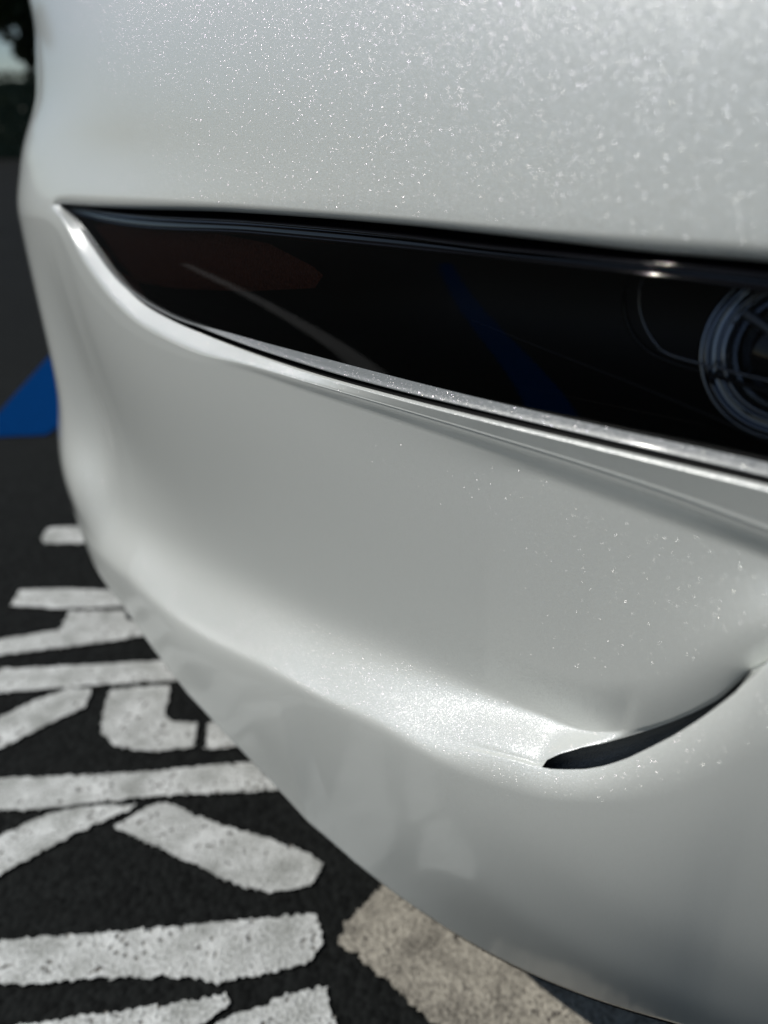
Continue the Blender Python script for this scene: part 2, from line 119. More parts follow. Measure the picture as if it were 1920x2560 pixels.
LAMP_Z={
 'R1':[0.77307,0.77307,0.77307,0.77307,0.77307,0.77307,0.77307,0.77307,0.77307,0.77307,0.77307,0.77307,0.77307,0.77307,0.77307,0.77307,0.77307,0.77307,0.77323,0.77337,0.77350,0.77360,0.77373,0.77380,0.77370,0.77341,0.77311,0.77286,0.77263,0.77239,0.77212,0.77184,0.77158,0.77136,0.77119,0.77109,0.77107,0.77108,0.77109,0.77106,0.77098,0.77084,0.77066,0.77045,0.77022,0.76996,0.76969,0.76939,0.76908,0.76876,0.76843,0.76809,0.76774,0.76738,0.76702,0.76664,0.76623,0.76579,0.76531,0.76480,0.76427,0.76373,0.76318,0.76263,0.76208,0.76152,0.76098,0.76044,0.75991,0.75940,0.75890,0.75842,0.75796,0.75751,0.75709,0.75669,0.75631,0.75595,0.75561,0.75530,0.75501,0.75474,0.75450,0.75427,0.75407,0.75388,0.75370,0.75353,0.75336,0.75320,0.75304,0.75287,0.75270,0.75253,0.75244,0.75234,0.75224,0.75213,0.75201,0.75188,0.75171,0.75153,0.75132,0.75108,0.75082,0.75053,0.75024,0.74993,0.74962,0.74931,0.74899,0.74867,0.74835,0.74803,0.74771,0.74739,0.74707,0.74674,0.74642,0.74610,0.74577,0.74545,0.74512,0.74479,0.74447,0.74414,0.74381,0.74348,0.74315,0.74282,0.74248,0.74215,0.74182,0.74148,0.74115,0.74081,0.74047,0.74013,0.73979,0.73945,0.73911,0.73877,0.73842,0.73808,0.73634,0.73458,0.73279,0.73279,0.73279,0.73279,0.73279,0.73279,0.73279,0.73279,0.73279,0.73279,0.73279,0.73279,0.73279,0.73279,0.73279,0.73279],
 'R2':[0.76850,0.76850,0.76850,0.76850,0.76850,0.76850,0.76850,0.76850,0.76850,0.76850,0.76850,0.76850,0.76850,0.76850,0.76850,0.76850,0.76850,0.76850,0.76858,0.76864,0.76869,0.76872,0.76876,0.76879,0.76879,0.76874,0.76862,0.76844,0.76823,0.76803,0.76786,0.76768,0.76750,0.76729,0.76706,0.76680,0.76650,0.76619,0.76587,0.76554,0.76521,0.76488,0.76454,0.76420,0.76385,0.76350,0.76315,0.76279,0.76243,0.76206,0.76169,0.76131,0.76093,0.76055,0.76016,0.75976,0.75930,0.75878,0.75820,0.75758,0.75693,0.75625,0.75556,0.75486,0.75416,0.75347,0.75279,0.75213,0.75149,0.75087,0.75028,0.74973,0.74921,0.74872,0.74827,0.74787,0.74750,0.74717,0.74689,0.74665,0.74646,0.74630,0.74619,0.74613,0.74610,0.74612,0.74619,0.74632,0.74654,0.74683,0.74718,0.74759,0.74802,0.74845,0.74867,0.74888,0.74908,0.74926,0.74943,0.74955,0.74963,0.74966,0.74963,0.74953,0.74937,0.74917,0.74892,0.74864,0.74834,0.74803,0.74772,0.74740,0.74707,0.74675,0.74642,0.74609,0.74577,0.74544,0.74511,0.74478,0.74445,0.74412,0.74379,0.74345,0.74312,0.74279,0.74245,0.74212,0.74178,0.74144,0.74110,0.74077,0.74043,0.74009,0.73974,0.73940,0.73906,0.73871,0.73837,0.73802,0.73767,0.73732,0.73697,0.73662,0.73485,0.73306,0.73124,0.73124,0.73124,0.73124,0.73124,0.73124,0.73124,0.73124,0.73124,0.73124,0.73124,0.73124,0.73124,0.73124,0.73124,0.73124],
 'U':[0.70291,0.70291,0.70291,0.70291,0.70291,0.70291,0.70291,0.70291,0.70291,0.70291,0.70291,0.70291,0.70291,0.70291,0.70291,0.70291,0.70294,0.70294,0.70288,0.70272,0.70246,0.70210,0.70167,0.70118,0.70067,0.70014,0.69962,0.69910,0.69858,0.69804,0.69749,0.69695,0.69642,0.69590,0.69540,0.69492,0.69446,0.69400,0.69355,0.69310,0.69265,0.69221,0.69177,0.69133,0.69090,0.69047,0.69003,0.68959,0.68914,0.68867,0.68818,0.68768,0.68718,0.68668,0.68619,0.68571,0.68525,0.68481,0.68440,0.68401,0.68358,0.68308,0.68253,0.68197,0.68144,0.68097,0.68059,0.68034,0.68024,0.68031,0.68057,0.68097,0.68148,0.68209,0.68284,0.68379,0.68499,0.68643,0.68806,0.68989,0.69197,0.69441,0.69732,0.70080,0.70484,0.70926,0.71383,0.71837,0.72277,0.72685,0.73048,0.73361,0.73631,0.73867,0.73974,0.74075,0.74171,0.74261,0.74345,0.74423,0.74493,0.74555,0.74607,0.74649,0.74679,0.74699,0.74708,0.74706,0.74697,0.74681,0.74659,0.74634,0.74605,0.74575,0.74544,0.74512,0.74479,0.74446,0.74413,0.74380,0.74347,0.74313,0.74280,0.74246,0.74213,0.74179,0.74145,0.74111,0.74077,0.74043,0.74009,0.73975,0.73940,0.73906,0.73872,0.73837,0.73802,0.73767,0.73733,0.73698,0.73662,0.73627,0.73592,0.73557,0.73378,0.73197,0.73014,0.73014,0.73014,0.73014,0.73014,0.73014,0.73014,0.73014,0.73014,0.73014,0.73014,0.73014,0.73014,0.73014,0.73014,0.73014],
 'GB':[0.69799,0.69799,0.69799,0.69799,0.69799,0.69799,0.69799,0.69799,0.69799,0.69799,0.69799,0.69799,0.69799,0.69799,0.69799,0.69799,0.69796,0.69789,0.69775,0.69751,0.69716,0.69673,0.69625,0.69575,0.69524,0.69470,0.69414,0.69356,0.69297,0.69236,0.69175,0.69113,0.69050,0.68987,0.68923,0.68857,0.68788,0.68720,0.68653,0.68590,0.68532,0.68476,0.68422,0.68370,0.68320,0.68273,0.68230,0.68189,0.68153,0.68120,0.68091,0.68065,0.68040,0.68017,0.67998,0.67982,0.67970,0.67962,0.67959,0.67960,0.67966,0.67975,0.67987,0.68001,0.68016,0.68029,0.68042,0.68058,0.68083,0.68119,0.68162,0.68207,0.68258,0.68325,0.68417,0.68543,0.68709,0.68915,0.69155,0.69427,0.69729,0.70059,0.70416,0.70800,0.71205,0.71628,0.72061,0.72494,0.72907,0.73284,0.73619,0.73915,0.74175,0.74399,0.74498,0.74587,0.74667,0.74737,0.74799,0.74850,0.74893,0.74925,0.74948,0.74963,0.74969,0.74968,0.74961,0.74948,0.74932,0.74912,0.74890,0.74866,0.74840,0.74814,0.74787,0.74759,0.74731,0.74702,0.74673,0.74643,0.74614,0.74584,0.74553,0.74523,0.74492,0.74461,0.74429,0.74398,0.74366,0.74335,0.74303,0.74271,0.74238,0.74206,0.74174,0.74141,0.74108,0.74075,0.74042,0.74009,0.73976,0.73943,0.73910,0.73876,0.73706,0.73534,0.73358,0.73358,0.73358,0.73358,0.73358,0.73358,0.73358,0.73358,0.73358,0.73358,0.73358,0.73358,0.73358,0.73358,0.73358,0.73358],
}
PICK={
 'AMBER':[[3.3002, 0.734, -0.021], [3.0884, 0.7509, -0.021], [2.9318, 0.7506, -0.021], [2.8777, 0.7414, -0.021], [2.8666, 0.7372, -0.021], [2.876, 0.7279, -0.021], [2.9692, 0.7129, -0.021], [3.0902, 0.6986, -0.021], [3.1827, 0.692, -0.021], [3.2525, 0.7082, -0.021]],
 'FRAME':[[2.6335, 0.7725, -0.03], [2.6398, 0.7617, -0.03], [2.6389, 0.7514, -0.03], [2.6346, 0.7423, -0.03], [2.627, 0.7352, -0.03], [2.6221, 0.7317, -0.03], [2.611, 0.7313, -0.03], [2.5963, 0.7302, -0.03], [2.5694, 0.7291, -0.03]],
 'FRAME2':[[2.6434, 0.7711, -0.034], [2.6493, 0.7601, -0.034], [2.6486, 0.7477, -0.034], [2.6429, 0.7376, -0.034], [2.6346, 0.7313, -0.034], [2.6264, 0.7284, -0.034], [2.6121, 0.7267, -0.034], [2.5694, 0.7232, -0.034]],
 'SEAM':[[2.7319, 0.7306, -0.024], [2.6782, 0.7235, -0.024], [2.6286, 0.7171, -0.024], [2.5934, 0.7114, -0.024], [2.5685, 0.7059, -0.024], [2.5398, 0.701, -0.024]],
 'PROJ':[[2.572, 0.7389, -0.045], [2.6552, 0.7465, -0.05]],
 'BLADE':[[2.5874, 0.7568, -0.02], [2.5822, 0.7544, -0.02], [2.5737, 0.7503, -0.02], [2.5639, 0.7465, -0.02]],
 'GLINT':[[2.5806, 0.7629, -0.0092], [2.5841, 0.7587, -0.0098], [2.587, 0.7543, -0.0105], [2.588, 0.7406, -0.013], [2.5884, 0.7379, -0.013], [2.6169, 0.7378, -0.014]],
 'LINKS':[[2.7188, 0.7533, -0.02], [2.692, 0.7433, -0.02], [2.6792, 0.7376, -0.02]],
}
SLIT0=2.5500;SLIT1=2.6360
LETTERS=[[[-0.7701, 1.5298], [-0.771, 1.5786], [-0.6907, 1.5867], [-0.6107, 1.5826], [-0.5869, 1.5053], [-0.7544, 1.5016]], [[-0.719, 1.2524], [-0.7259, 1.3087], [-0.6318, 1.3132], [-0.5216, 1.3058], [-0.4263, 1.291], [-0.4078, 1.2482], [-0.4736, 1.2496], [-0.6201, 1.2399]], [[-0.5985, 1.233], [-0.4944, 1.2344], [-0.4802, 1.1996], [-0.4257, 1.1996], [-0.3751, 1.1751], [-0.4185, 1.1587], [-0.4879, 1.1367], [-0.6699, 1.0943], [-0.7663, 1.0652], [-0.7912, 1.1129], [-0.6904, 1.1403], [-0.5947, 1.1725]], [[-0.7539, 1.0414], [-0.6524, 1.0553], [-0.4937, 1.0685], [-0.3598, 1.0819], [-0.2982, 1.0852], [-0.2683, 1.0361], [-0.32, 1.0277], [-0.4814, 1.0122], [-0.625, 0.994], [-0.721, 0.9783]], [[-0.6613, 0.864], [-0.5986, 0.9349], [-0.5589, 0.9754], [-0.5184, 1.0051], [-0.4774, 1.0041], [-0.4736, 0.961], [-0.5285, 0.9081], [-0.5683, 0.8673], [-0.6269, 0.798]], [[-0.4485, 1.002], [-0.3536, 1.0153], [-0.3418, 0.9377], [-0.327, 0.9258], [-0.289, 0.9223], [-0.2813, 0.8706], [-0.33, 0.8616], [-0.3725, 0.8656], [-0.3987, 0.8739], [-0.4297, 0.8994], [-0.436, 0.924]], [[-0.2718, 0.9223], [-0.2299, 0.9304], [-0.1254, 0.9423], [-0.0963, 0.8891], [-0.2083, 0.8739], [-0.2634, 0.864]], [[-0.6269, 0.798], [-0.5417, 0.8077], [-0.3478, 0.8205], [-0.161, 0.8439], [-0.0936, 0.8518], [-0.0618, 0.8017], [-0.1166, 0.7885], [-0.2918, 0.7785], [-0.3922, 0.7658], [-0.4839, 0.7507], [-0.5177, 0.7541], [-0.5959, 0.7386]], [[-0.5525, 0.6553], [-0.4977, 0.7094], [-0.4495, 0.7452], [-0.4111, 0.7575], [-0.3356, 0.7623], [-0.3397, 0.7541], [-0.3967, 0.717], [-0.4713, 0.6502], [-0.5228, 0.5986]], [[-0.3534, 0.7254], [-0.3148, 0.7616], [-0.2952, 0.7658], [-0.2362, 0.7359], [-0.1017, 0.6877], [-0.0759, 0.6681], [-0.0862, 0.6357], [-0.1354, 0.627], [-0.1758, 0.6363], [-0.2503, 0.6734], [-0.2972, 0.6963], [-0.3424, 0.717]], [[-0.4999, 0.5545], [-0.4331, 0.5649], [-0.2294, 0.5834], [-0.0785, 0.5996], [-0.0682, 0.5597], [-0.0876, 0.5362], [-0.1793, 0.5172], [-0.2156, 0.5242], [-0.3203, 0.522], [-0.3808, 0.515], [-0.4118, 0.5172], [-0.4744, 0.5057]], [[-0.4504, 0.4597], [-0.3535, 0.4767], [-0.2422, 0.4928], [-0.165, 0.5048], [-0.1599, 0.4953], [-0.1826, 0.4771], [-0.2218, 0.4466], [-0.3705, 0.425], [-0.4287, 0.4181]], [[-0.1721, 0.4763], [-0.0967, 0.5065], [-0.0624, 0.5142], [-0.05, 0.4771], [-0.0396, 0.4466], [-0.0979, 0.4046], [-0.2046, 0.425]]]
TAN=[[-0.0564, 0.5654], [-0.0259, 0.6063], [0.0251, 0.6757], [0.1255, 0.719], [0.3527, 0.6195], [0.5172, 0.425], [0.3346, 0.3605], [0.1444, 0.3915], [0.0472, 0.4771], [-0.0065, 0.5272]]
BLUE=[[-1.2369, 2.1618], [-1.2557, 2.4041], [-1.3675, 3.1203], [-1.4264, 3.7908], [-0.9915, 3.538], [-1.0089, 2.2702], [-1.018, 2.1855]]
# ---------------- helpers ----------------
def tag(o,label=None,cat=None,group=None,kind=None):
    if label:o['label']=label
    if cat:o['category']=cat
    if group:o['group']=group
    if kind:o['kind']=kind
    return o
def link(name,me,mat=None,parent=None,smooth=True):
    o=bpy.data.objects.new(name,me); COL.objects.link(o)
    if mat and not me.materials: me.materials.append(mat)
    if parent: o.parent=parent
    if smooth and len(me.polygons): me.polygons.foreach_set('use_smooth',[True]*len(me.polygons))
    return o
def meshobj(name,V,Fc,mat=None,parent=None,smooth=True):
    me=bpy.data.meshes.new(name); me.from_pydata([tuple(map(float,v)) for v in V],[],Fc); me.update()
    return link(name,me,mat,parent,smooth)
def empty(name,loc=(0,0,0)):
    o=bpy.data.objects.new(name,None); COL.objects.link(o); o.location=loc; o.empty_display_size=.1; return o
def grid(name,G,mat,parent=None,keep=None,flip=False):
    R,Cn=G.shape[:2]; V=G.reshape(-1,3); Fc=[]
    for r in range(R-1):
        for c in range(Cn-1):
            if keep is not None and not keep[r,c]: continue
            q=(r*Cn+c,r*Cn+c+1,(r+1)*Cn+c+1,(r+1)*Cn+c)
            Fc.append(q if not flip else q[::-1])
    used=np.zeros(len(V),bool)
    for q in Fc:
        for i in q: used[i]=True
    idx=np.cumsum(used)-1
    Fc=[tuple(int(idx[i]) for i in q) for q in Fc]
    return meshobj(name,V[used],Fc,mat,parent)
def tube(pts,r,seg=10,closed=False):
    pts=[Vector(p) for p in pts]; V=[];Fc=[];n=len(pts)
    for i,p in enumerate(pts):
        a=pts[(i-1)%n] if closed or i>0 else p; b=pts[(i+1)%n] if closed or i<n-1 else p
        t=(b-a).normalized(); u=t.cross(Vector((0,0,1)))
        if u.length<1e-4:u=t.cross(Vector((0,1,0)))
        u.normalize(); v=t.cross(u)
        for k in range(seg):
            an=2*math.pi*k/seg; V.append(p+(u*math.cos(an)+v*math.sin(an))*r)
    m=n if closed else n-1
    for i in range(m):
        for k in range(seg):
            j=(i+1)%n; Fc.append((i*seg+k,i*seg+(k+1)%seg,j*seg+(k+1)%seg,j*seg+k))
    return V,Fc
def lathe(prof,seg,axis_o,axis_d):
    # prof: (along axis, radius)
    d=Vector(axis_d).normalized(); u=d.cross(Vector((0,0,1))).normalized(); v=u.cross(d); o=Vector(axis_o); V=[];Fc=[]
    for (h,r) in prof:
        for k in range(seg):
            an=2*math.pi*k/seg; V.append(o+d*h+(u*math.cos(an)+v*math.sin(an))*r)
    for i in range(len(prof)-1):
        for k in range(seg): Fc.append((i*seg+k,i*seg+(k+1)%seg,(i+1)*seg+(k+1)%seg,(i+1)*seg+k))
    return V,Fc
# ---------------- materials ----------------
class NT:
    def __init__(s,name):
        s.m=bpy.data.materials.new(name); s.m.use_nodes=True; s.t=s.m.node_tree; s.t.nodes.clear()
        s.out=s.n('OutputMaterial')
    def n(s,kind,**kw):
        nd=s.t.nodes.new('ShaderNode'+kind)
        for k,v in kw.items(): setattr(nd,k,v)
        return nd
    def l(s,a,b): s.t.links.new(a,b)
    def math(s,op,a,b=None,c=None):
        nd=s.n('Math',operation=op)
        for i,v in enumerate((a,b,c)):
            if v is None: continue
            if isinstance(v,(int,float)): nd.inputs[i].default_value=v
            else: s.l(v,nd.inputs[i])
        return nd.outputs[0]
    def vmath(s,op,a,b=None):
        nd=s.n('VectorMath',operation=op)
        for i,v in enumerate((a,b)):
            if v is None: continue
            if isinstance(v,tuple): nd.inputs[i].default_value=v
            elif isinstance(v,(int,float)): nd.inputs['Scale'].default_value=v
            else: s.l(v,nd.inputs[i])
        return nd.outputs[0]
    def scale(s,a,f):
        nd=s.n('VectorMath',operation='SCALE'); s.l(a,nd.inputs[0])
        if isinstance(f,(int,float)): nd.inputs['Scale'].default_value=f
        else: s.l(f,nd.inputs['Scale'])
        return nd.outputs[0]
def simple(name,col,rough=.5,metal=0,coat=0,spec=.5,bump=None):
    M=NT(name); b=M.n('BsdfPrincipled'); M.l(b.outputs[0],M.out.inputs[0])
    b.inputs['Base Color'].default_value=(*col,1); b.inputs['Roughness'].default_value=rough
    b.inputs['Metallic'].default_value=metal; b.inputs['Coat Weight'].default_value=coat; b.inputs['Coat Roughness'].default_value=.02
    b.inputs['Specular IOR Level'].default_value=spec
    if bump:
        tc=M.n('TexCoord'); nz=M.n('TexNoise'); nz.inputs['Scale'].default_value=bump[0]; M.l(tc.outputs['Object'],nz.inputs['Vector'])
        bp=M.n('Bump'); bp.inputs['Strength'].default_value=bump[1]; bp.inputs['Distance'].default_value=bump[2]
        M.l(nz.outputs[0],bp.inputs['Height']); M.l(bp.outputs[0],b.inputs['Normal'])
    return M.m
def flake_normal(M,tc,scale,amount,normal):
    vo=M.n('TexVoronoi',feature='F1'); vo.inputs['Scale'].default_value=scale; M.l(tc,vo.inputs['Vector'])
    d=M.vmath('SUBTRACT',vo.outputs['Color'],(.5,.5,.5)); d=M.scale(d,amount)
    return M.vmath('NORMALIZE',M.vmath('ADD',normal,d)),vo
def pearl(name,col,flake_w=.17,gloss_w=.24,gl_rough=.34,sparkle=4000.,tint=True):
    """pearl white car paint: base coat, a soft mica lobe, single flakes, clear coat"""
    M=NT(name); tc=M.n('TexCoord').outputs['Object']; N=M.n('NewGeometry').outputs['Normal']
    b=M.n('BsdfPrincipled'); b.inputs['Base Color'].default_value=(*col,1); b.inputs['Roughness'].default_value=.6
    b.inputs['Specular IOR Level'].default_value=.2
    g=M.n('BsdfGlossy'); g.inputs['Roughness'].default_value=gl_rough; g.inputs['Color'].default_value=(.9,.93,.93,1)
    n1,_=flake_normal(M,tc,2600.,.30,N); M.l(n1,g.inputs['Normal'])
    m1=M.n('MixShader'); m1.inputs[0].default_value=gloss_w; M.l(b.outputs[0],m1.inputs[1]); M.l(g.outputs[0],m1.inputs[2])
    f=M.n('BsdfGlossy'); f.inputs['Roughness'].default_value=.23
    n2,vo=flake_normal(M,tc,sparkle,.95,N); M.l(n2,f.inputs['Normal'])
    hs=M.n('HueSaturation'); hs.inputs['Saturation'].default_value=.6; hs.inputs['Value'].default_value=1.6
    M.l(vo.outputs['Color'],hs.inputs['Color']); mx=M.n('Mix',data_type='RGBA'); mx.inputs[0].default_value=.65
    M.l(hs.outputs[0],mx.inputs['A']); mx.inputs['B'].default_value=(1,1,1,1)
    M.l(mx.outputs['Result'],f.inputs['Color'])
    # a flake is a small disc inside its cell
    disc=M.math('LESS_THAN',vo.outputs['Distance'],.36)
    m2=M.n('MixShader'); M.l(M.math('MULTIPLY',disc,flake_w),m2.inputs[0]); M.l(m1.outputs[0],m2.inputs[1]); M.l(f.outputs[0],m2.inputs[2])
    c=M.n('BsdfGlossy'); c.inputs['Roughness'].default_value=.09
    nz=M.n('TexNoise'); nz.inputs['Scale'].default_value=900; M.l(tc,nz.inputs['Vector'])
    bp=M.n('Bump'); bp.inputs['Strength'].default_value=.03; bp.inputs['Distance'].default_value=.0003
    M.l(nz.outputs[0],bp.inputs['Height']); M.l(bp.outputs[0],c.inputs['Normal'])
    fr=M.n('Fresnel'); fr.inputs[0].default_value=1.20
    m3=M.n('MixShader'); M.l(fr.outputs[0],m3.inputs[0]); M.l(m2.outputs[0],m3.inputs[1]); M.l(c.outputs[0],m3.inputs[2])
    M.l(m3.outputs[0],M.out.inputs[0]); return M.m
PAINT=pearl('pearl_white_paint',(.60,.62,.585))
SILVER=pearl('silver_bezel',(.17,.18,.18),flake_w=.12,gloss_w=.07,gl_rough=.42,sparkle=2600.)
GLOSS=simple('gloss_black',(.004,.004,.005),.06)
BLACK=simple('black_plastic',(.006,.006,.006),.55)
INTAKE=simple('grained_black_plastic',(.14,.15,.15),.35,bump=(900,.6,.001))
CHROME=simple('chrome',(.7,.7,.72),.12,1)
TYRE=simple('tyre_rubber',(.02,.02,.02),.8); ALLOY=simple('alloy',(.45,.46,.47),.3,1)
# ---------------- the car body ----------------
def rz(n,s): return np.interp(s,ROW_S,ROW_Z[n])
S=np.unique(np.r_[np.linspace(0,2.3,50),np.linspace(2.3,2.5,16),np.linspace(2.5,3.3,261),np.linspace(3.3,3.46,130),np.linspace(3.46,3.9,90),np.linspace(3.9,SLEN,110)])
NC=len(S)
rowz={n:rz(n,S) for n in ROWS if n!='TOP'}
dlt={n:delta(n,S,rowz[n]) for n in rowz}
def surf(z,d,name=None):
    o=base(S,z)+d; x,y,zz=point(S,z,o)
    return np.stack([x,y,zz],-1)
nx_,ny_=N_at(S)
lamp=1-sst(3.385,3.42,S)
LAMP_END=3.335
layers=[]; tags=[]
def add(z,d,t): layers.append(surf(z,d)); tags.append(t)
# bonnet and wing above the lamp
ztop=1.0+0*S
cx,cy=.55,1.6
topr=surf(ztop,0*S)
for f in (1,.8,.6,.45,.3,.18,.08):
    g=topr.copy(); ctr=np.stack([np.clip(cx+0*S,-1,1),np.clip(S*0+np.clip(topr[:,1]+.8,0.9,4.6),0,9)],-1)
    g[:,:2]+= (ctr-g[:,:2])*f; g[:,2]=1.0+.085*math.sin(min(1,f*1.2)*math.pi/2)*1.0
    layers.append(g); tags.append('hood')
nU=34
for i in range(nU):
    t=i/nU; add(ztop+(rowz['TC']-ztop)*t,0*S,'up')
nR=12
for i in range(nR):
    t=i/(nR); add(rowz['TC']+(rowz['T']-rowz['TC'])*math.sin(t*math.pi/2)**1.0, dlt['T']*(1-math.cos(t*math.pi/2)),'roll')
add(rowz['T'],dlt['T'],'roll')
upper=np.stack(layers); UPT=tags
layers=[];tags=[]
def band(a,b,n,fz=None,kind='lin'):
    for i in range(n):
        t=i/n
        if kind=='cos': w_=t*t*(3-2*t)
        elif kind=='round': w_=math.sin(t*math.pi/2)
        elif kind=='in': w_=1-math.cos(t*math.pi/2)
        else: w_=t
        add(rowz[a]+(rowz[b]-rowz[a])*t, dlt[a]+(dlt[b]-dlt[a])*w_, a+b)
def hermite(names,per,m0=.3,mE=0):
    # smooth curve in (z,delta) through several rows, parameter by row distance
    Z=np.stack([rowz[n] for n in names]);D=np.stack([dlt[n] for n in names])
    h=np.maximum(np.abs(np.diff(Z,axis=0)),1e-4)
    sl=np.diff(D,axis=0)/h
    m=np.zeros_like(D)
    for i in range(1,len(names)-1):
        ok=sl[i-1]*sl[i]>0
        w1=2*h[i]+h[i-1];w2=h[i]+2*h[i-1]
        hm=np.where(ok,(w1+w2)/(w1/np.where(ok,sl[i-1],1)+w2/np.where(ok,sl[i],1)),0)
        m[i]=hm
    m[0]=sl[0]*m0; m[-1]=sl[-1]*mE
    for i in range(len(names)-1):
        for k in range(per[i]):
            t=k/per[i]
            d=(2*t**3-3*t**2+1)*D[i]+(t**3-2*t**2+t)*h[i]*m[i]+(-2*t**3+3*t**2)*D[i+1]+(t**3-t**2)*h[i]*m[i+1]
            add(Z[i]+(Z[i+1]-Z[i])*t,d,names[i]+names[i+1])
nearE_=1-sst(2.62,3.02,S)
for i in range(26):
    t=i/26
    wl=min(t*1.18,1)-.06*math.exp(-((t-.85)/.12)**2)                                   # rounded edge beside the lamp tip
    wn=math.sin(min(1,t/.045)*math.pi/2)             # small radius, then a flat ledge
    bead=.0006*math.exp(-((t-.93)/.05)**2)
    w_=wl*(1-nearE_)+wn*nearE_
    add(rowz['G']+(rowz['E']-rowz['G'])*t, dlt['G']+(dlt['E']-dlt['G'])*w_+bead*nearE_-.0050*nearE_*max(0,t-.07), 'GE')
dlt['E']=dlt['E']-.0047*nearE_
band('E','D',12,kind='cos')
hermite(['D','M','F','SU'],[46,22,16])
band('SU','C',6)
hermite(['C','B','W'],[22,40],2.2,1.5)
add(rowz['W'],dlt['W'],'W')
for t,dz,dd in ((0,-.004,-.003),(0,-.008,-.010),(0,-.010,-.03),(0,-.0,-.12)):
    add(rowz['W']+dz,dlt['W']+dd,'under')
lower=np.stack(layers); LOT=tags
# fair the sheet metal: relax the sections, more towards the wheel, little beside the slit
i0=LOT.index('DM'); i1=LOT.index('W')
iSU=LOT.index('SUC'); iC=LOT.index('CB')
wide=sst(2.66,2.80,S)
for it in range(110):
    a=lower[i0-4:i1+1]; m=.25*a[:-2]+.5*a[1:-1]+.25*a[2:]
    wv=(wide if it>8 else wide*.9+.1)[None,:,None]*np.ones((len(m),1,1))
    # keep the slit edges where they are
    for r in (iSU,iC):
        j=r-(i0-4)-1
        wv[j]=wv[j]*(wide[:,None]**1)
    a[1:-1]+= (m-a[1:-1])*wv
def smooth_cols(G,n):
    for _ in range(n):
        G[:,1:-1]=.25*G[:,:-2]+.5*G[:,1:-1]+.25*G[:,2:]
    return G
CAR=empty('parked_car',(.55,2.2,0)); tag(CAR,'pearl white car whose front corner and slim dark headlight fill the picture','car')
for_parent=[]
def part(name,G,mat,parent=CAR,keep=None):
    o=grid(name,G,mat,parent,keep); o.matrix_parent_inverse=Matrix.Translation(-Vector(parent.location)) if parent is CAR else Matrix.Identity(4)
    return o
def fix(o):
    o.matrix_parent_inverse=Matrix.Translation(-Vector(CAR.location)); return o
# wheel arch
AX,AY,AZ=0,1.92,.34
def arch_keep(G):
    c=(G[:-1,:-1]+G[1:,1:])/2
    return ~((c[...,0]<0)&(((c[...,1]-AY)**2+(c[...,2]-AZ)**2)<.37**2))
Sm=(S[:-1]+S[1:])/2
shell=np.concatenate([upper,lower]); RT=UPT+LOT; nup=len(UPT)
ks=arch_keep(shell)
ks[nup-1,:]=ks[nup-1,:]&(Sm>LAMP_END)          # opening for the lamp
slit=(Sm>SLIT0)&(Sm<SLIT1)
for r in range(nup,shell.shape[0]-1):
    if RT[r]=='SUC': ks[r,slit]=False
part('body_shell',shell,PAINT,keep=ks)

# flanges that turn the sheet metal inward round the lamp
ls=S<LAMP_END+.012
def strip(name,rows,mat,sel,parent=CAR):
    G=np.stack(rows)[:,sel]; return part(name,G,mat,parent)
strip('wing_flange',[surf(rowz['T'],dlt['T']),surf(rowz['T']+.0005,dlt['T']-.004),surf(rowz['T']+.001,dlt['T']-.03)],BLACK,ls)
strip('bumper_flange',[surf(rowz['G'],dlt['G']),surf(rowz['G']-.0004,dlt['G']-.003),surf(rowz['G']-.0008,dlt['G']-.03)],BLACK,ls)
# ---------------- headlight ----------------
lz={n:np.interp(S,ROW_S,LAMP_Z[n]) for n in LAMP_Z}
lsel=S<3.352
HL=empty('headlight',(0,0,0)); HL.parent=CAR; fix(HL)
HL['label']='long dark headlight with smoked lens and black trim strips along its top'
def lpart(name,rows,mat,sel=None):
    sel=lsel if sel is None else sel
    o=grid(name,np.stack(rows)[:,sel],mat,HL); return o
# bezel under the lens: lower lip, bright bead, ledge back to the lens
gz=np.minimum(lz['GB'],lz['U']-.0006)
wz=lz['U']-gz
rows=[surf(gz-.0012,-.026+0*S),surf(gz-.0006,-.0105+0*S)]
for t,d in ((0,-.0084),(.06,-.0076),(.12,-.0074),(.2,-.0077),(.3,-.0083),(.5,-.0089),(.75,-.0095),(1,-.0101)): rows.append(surf(gz+wz*t,d+0*S))
lpart('lens_bezel',rows[::-1],SILVER)
# smoked cover
lt=np.maximum(lz['R2']+.0012,lz['U']+.0008)
rows=[]
for i in range(25):
    t=i/24; rows.append(surf(lt+(lz['U']-lt)*t,-.0040-.006*t+.0015*math.sin(math.pi*t)+0*S))
M=NT('smoked_lens'); tr=M.n('BsdfTransparent'); tr.inputs[0].default_value=(.72,.72,.73,1); gl=M.n('BsdfGlossy'); gl.inputs['Roughness'].default_value=.015
fr=M.n('Fresnel'); fr.inputs[0].default_value=1.5; mx=M.n('MixShader'); M.l(fr.outputs[0],mx.inputs[0]); M.l(tr.outputs[0],mx.inputs[1]); M.l(gl.outputs[0],mx.inputs[2]); M.l(mx.outputs[0],M.out.inputs[0])
SMOKE=M.m
lpart('lens',rows,SMOKE)
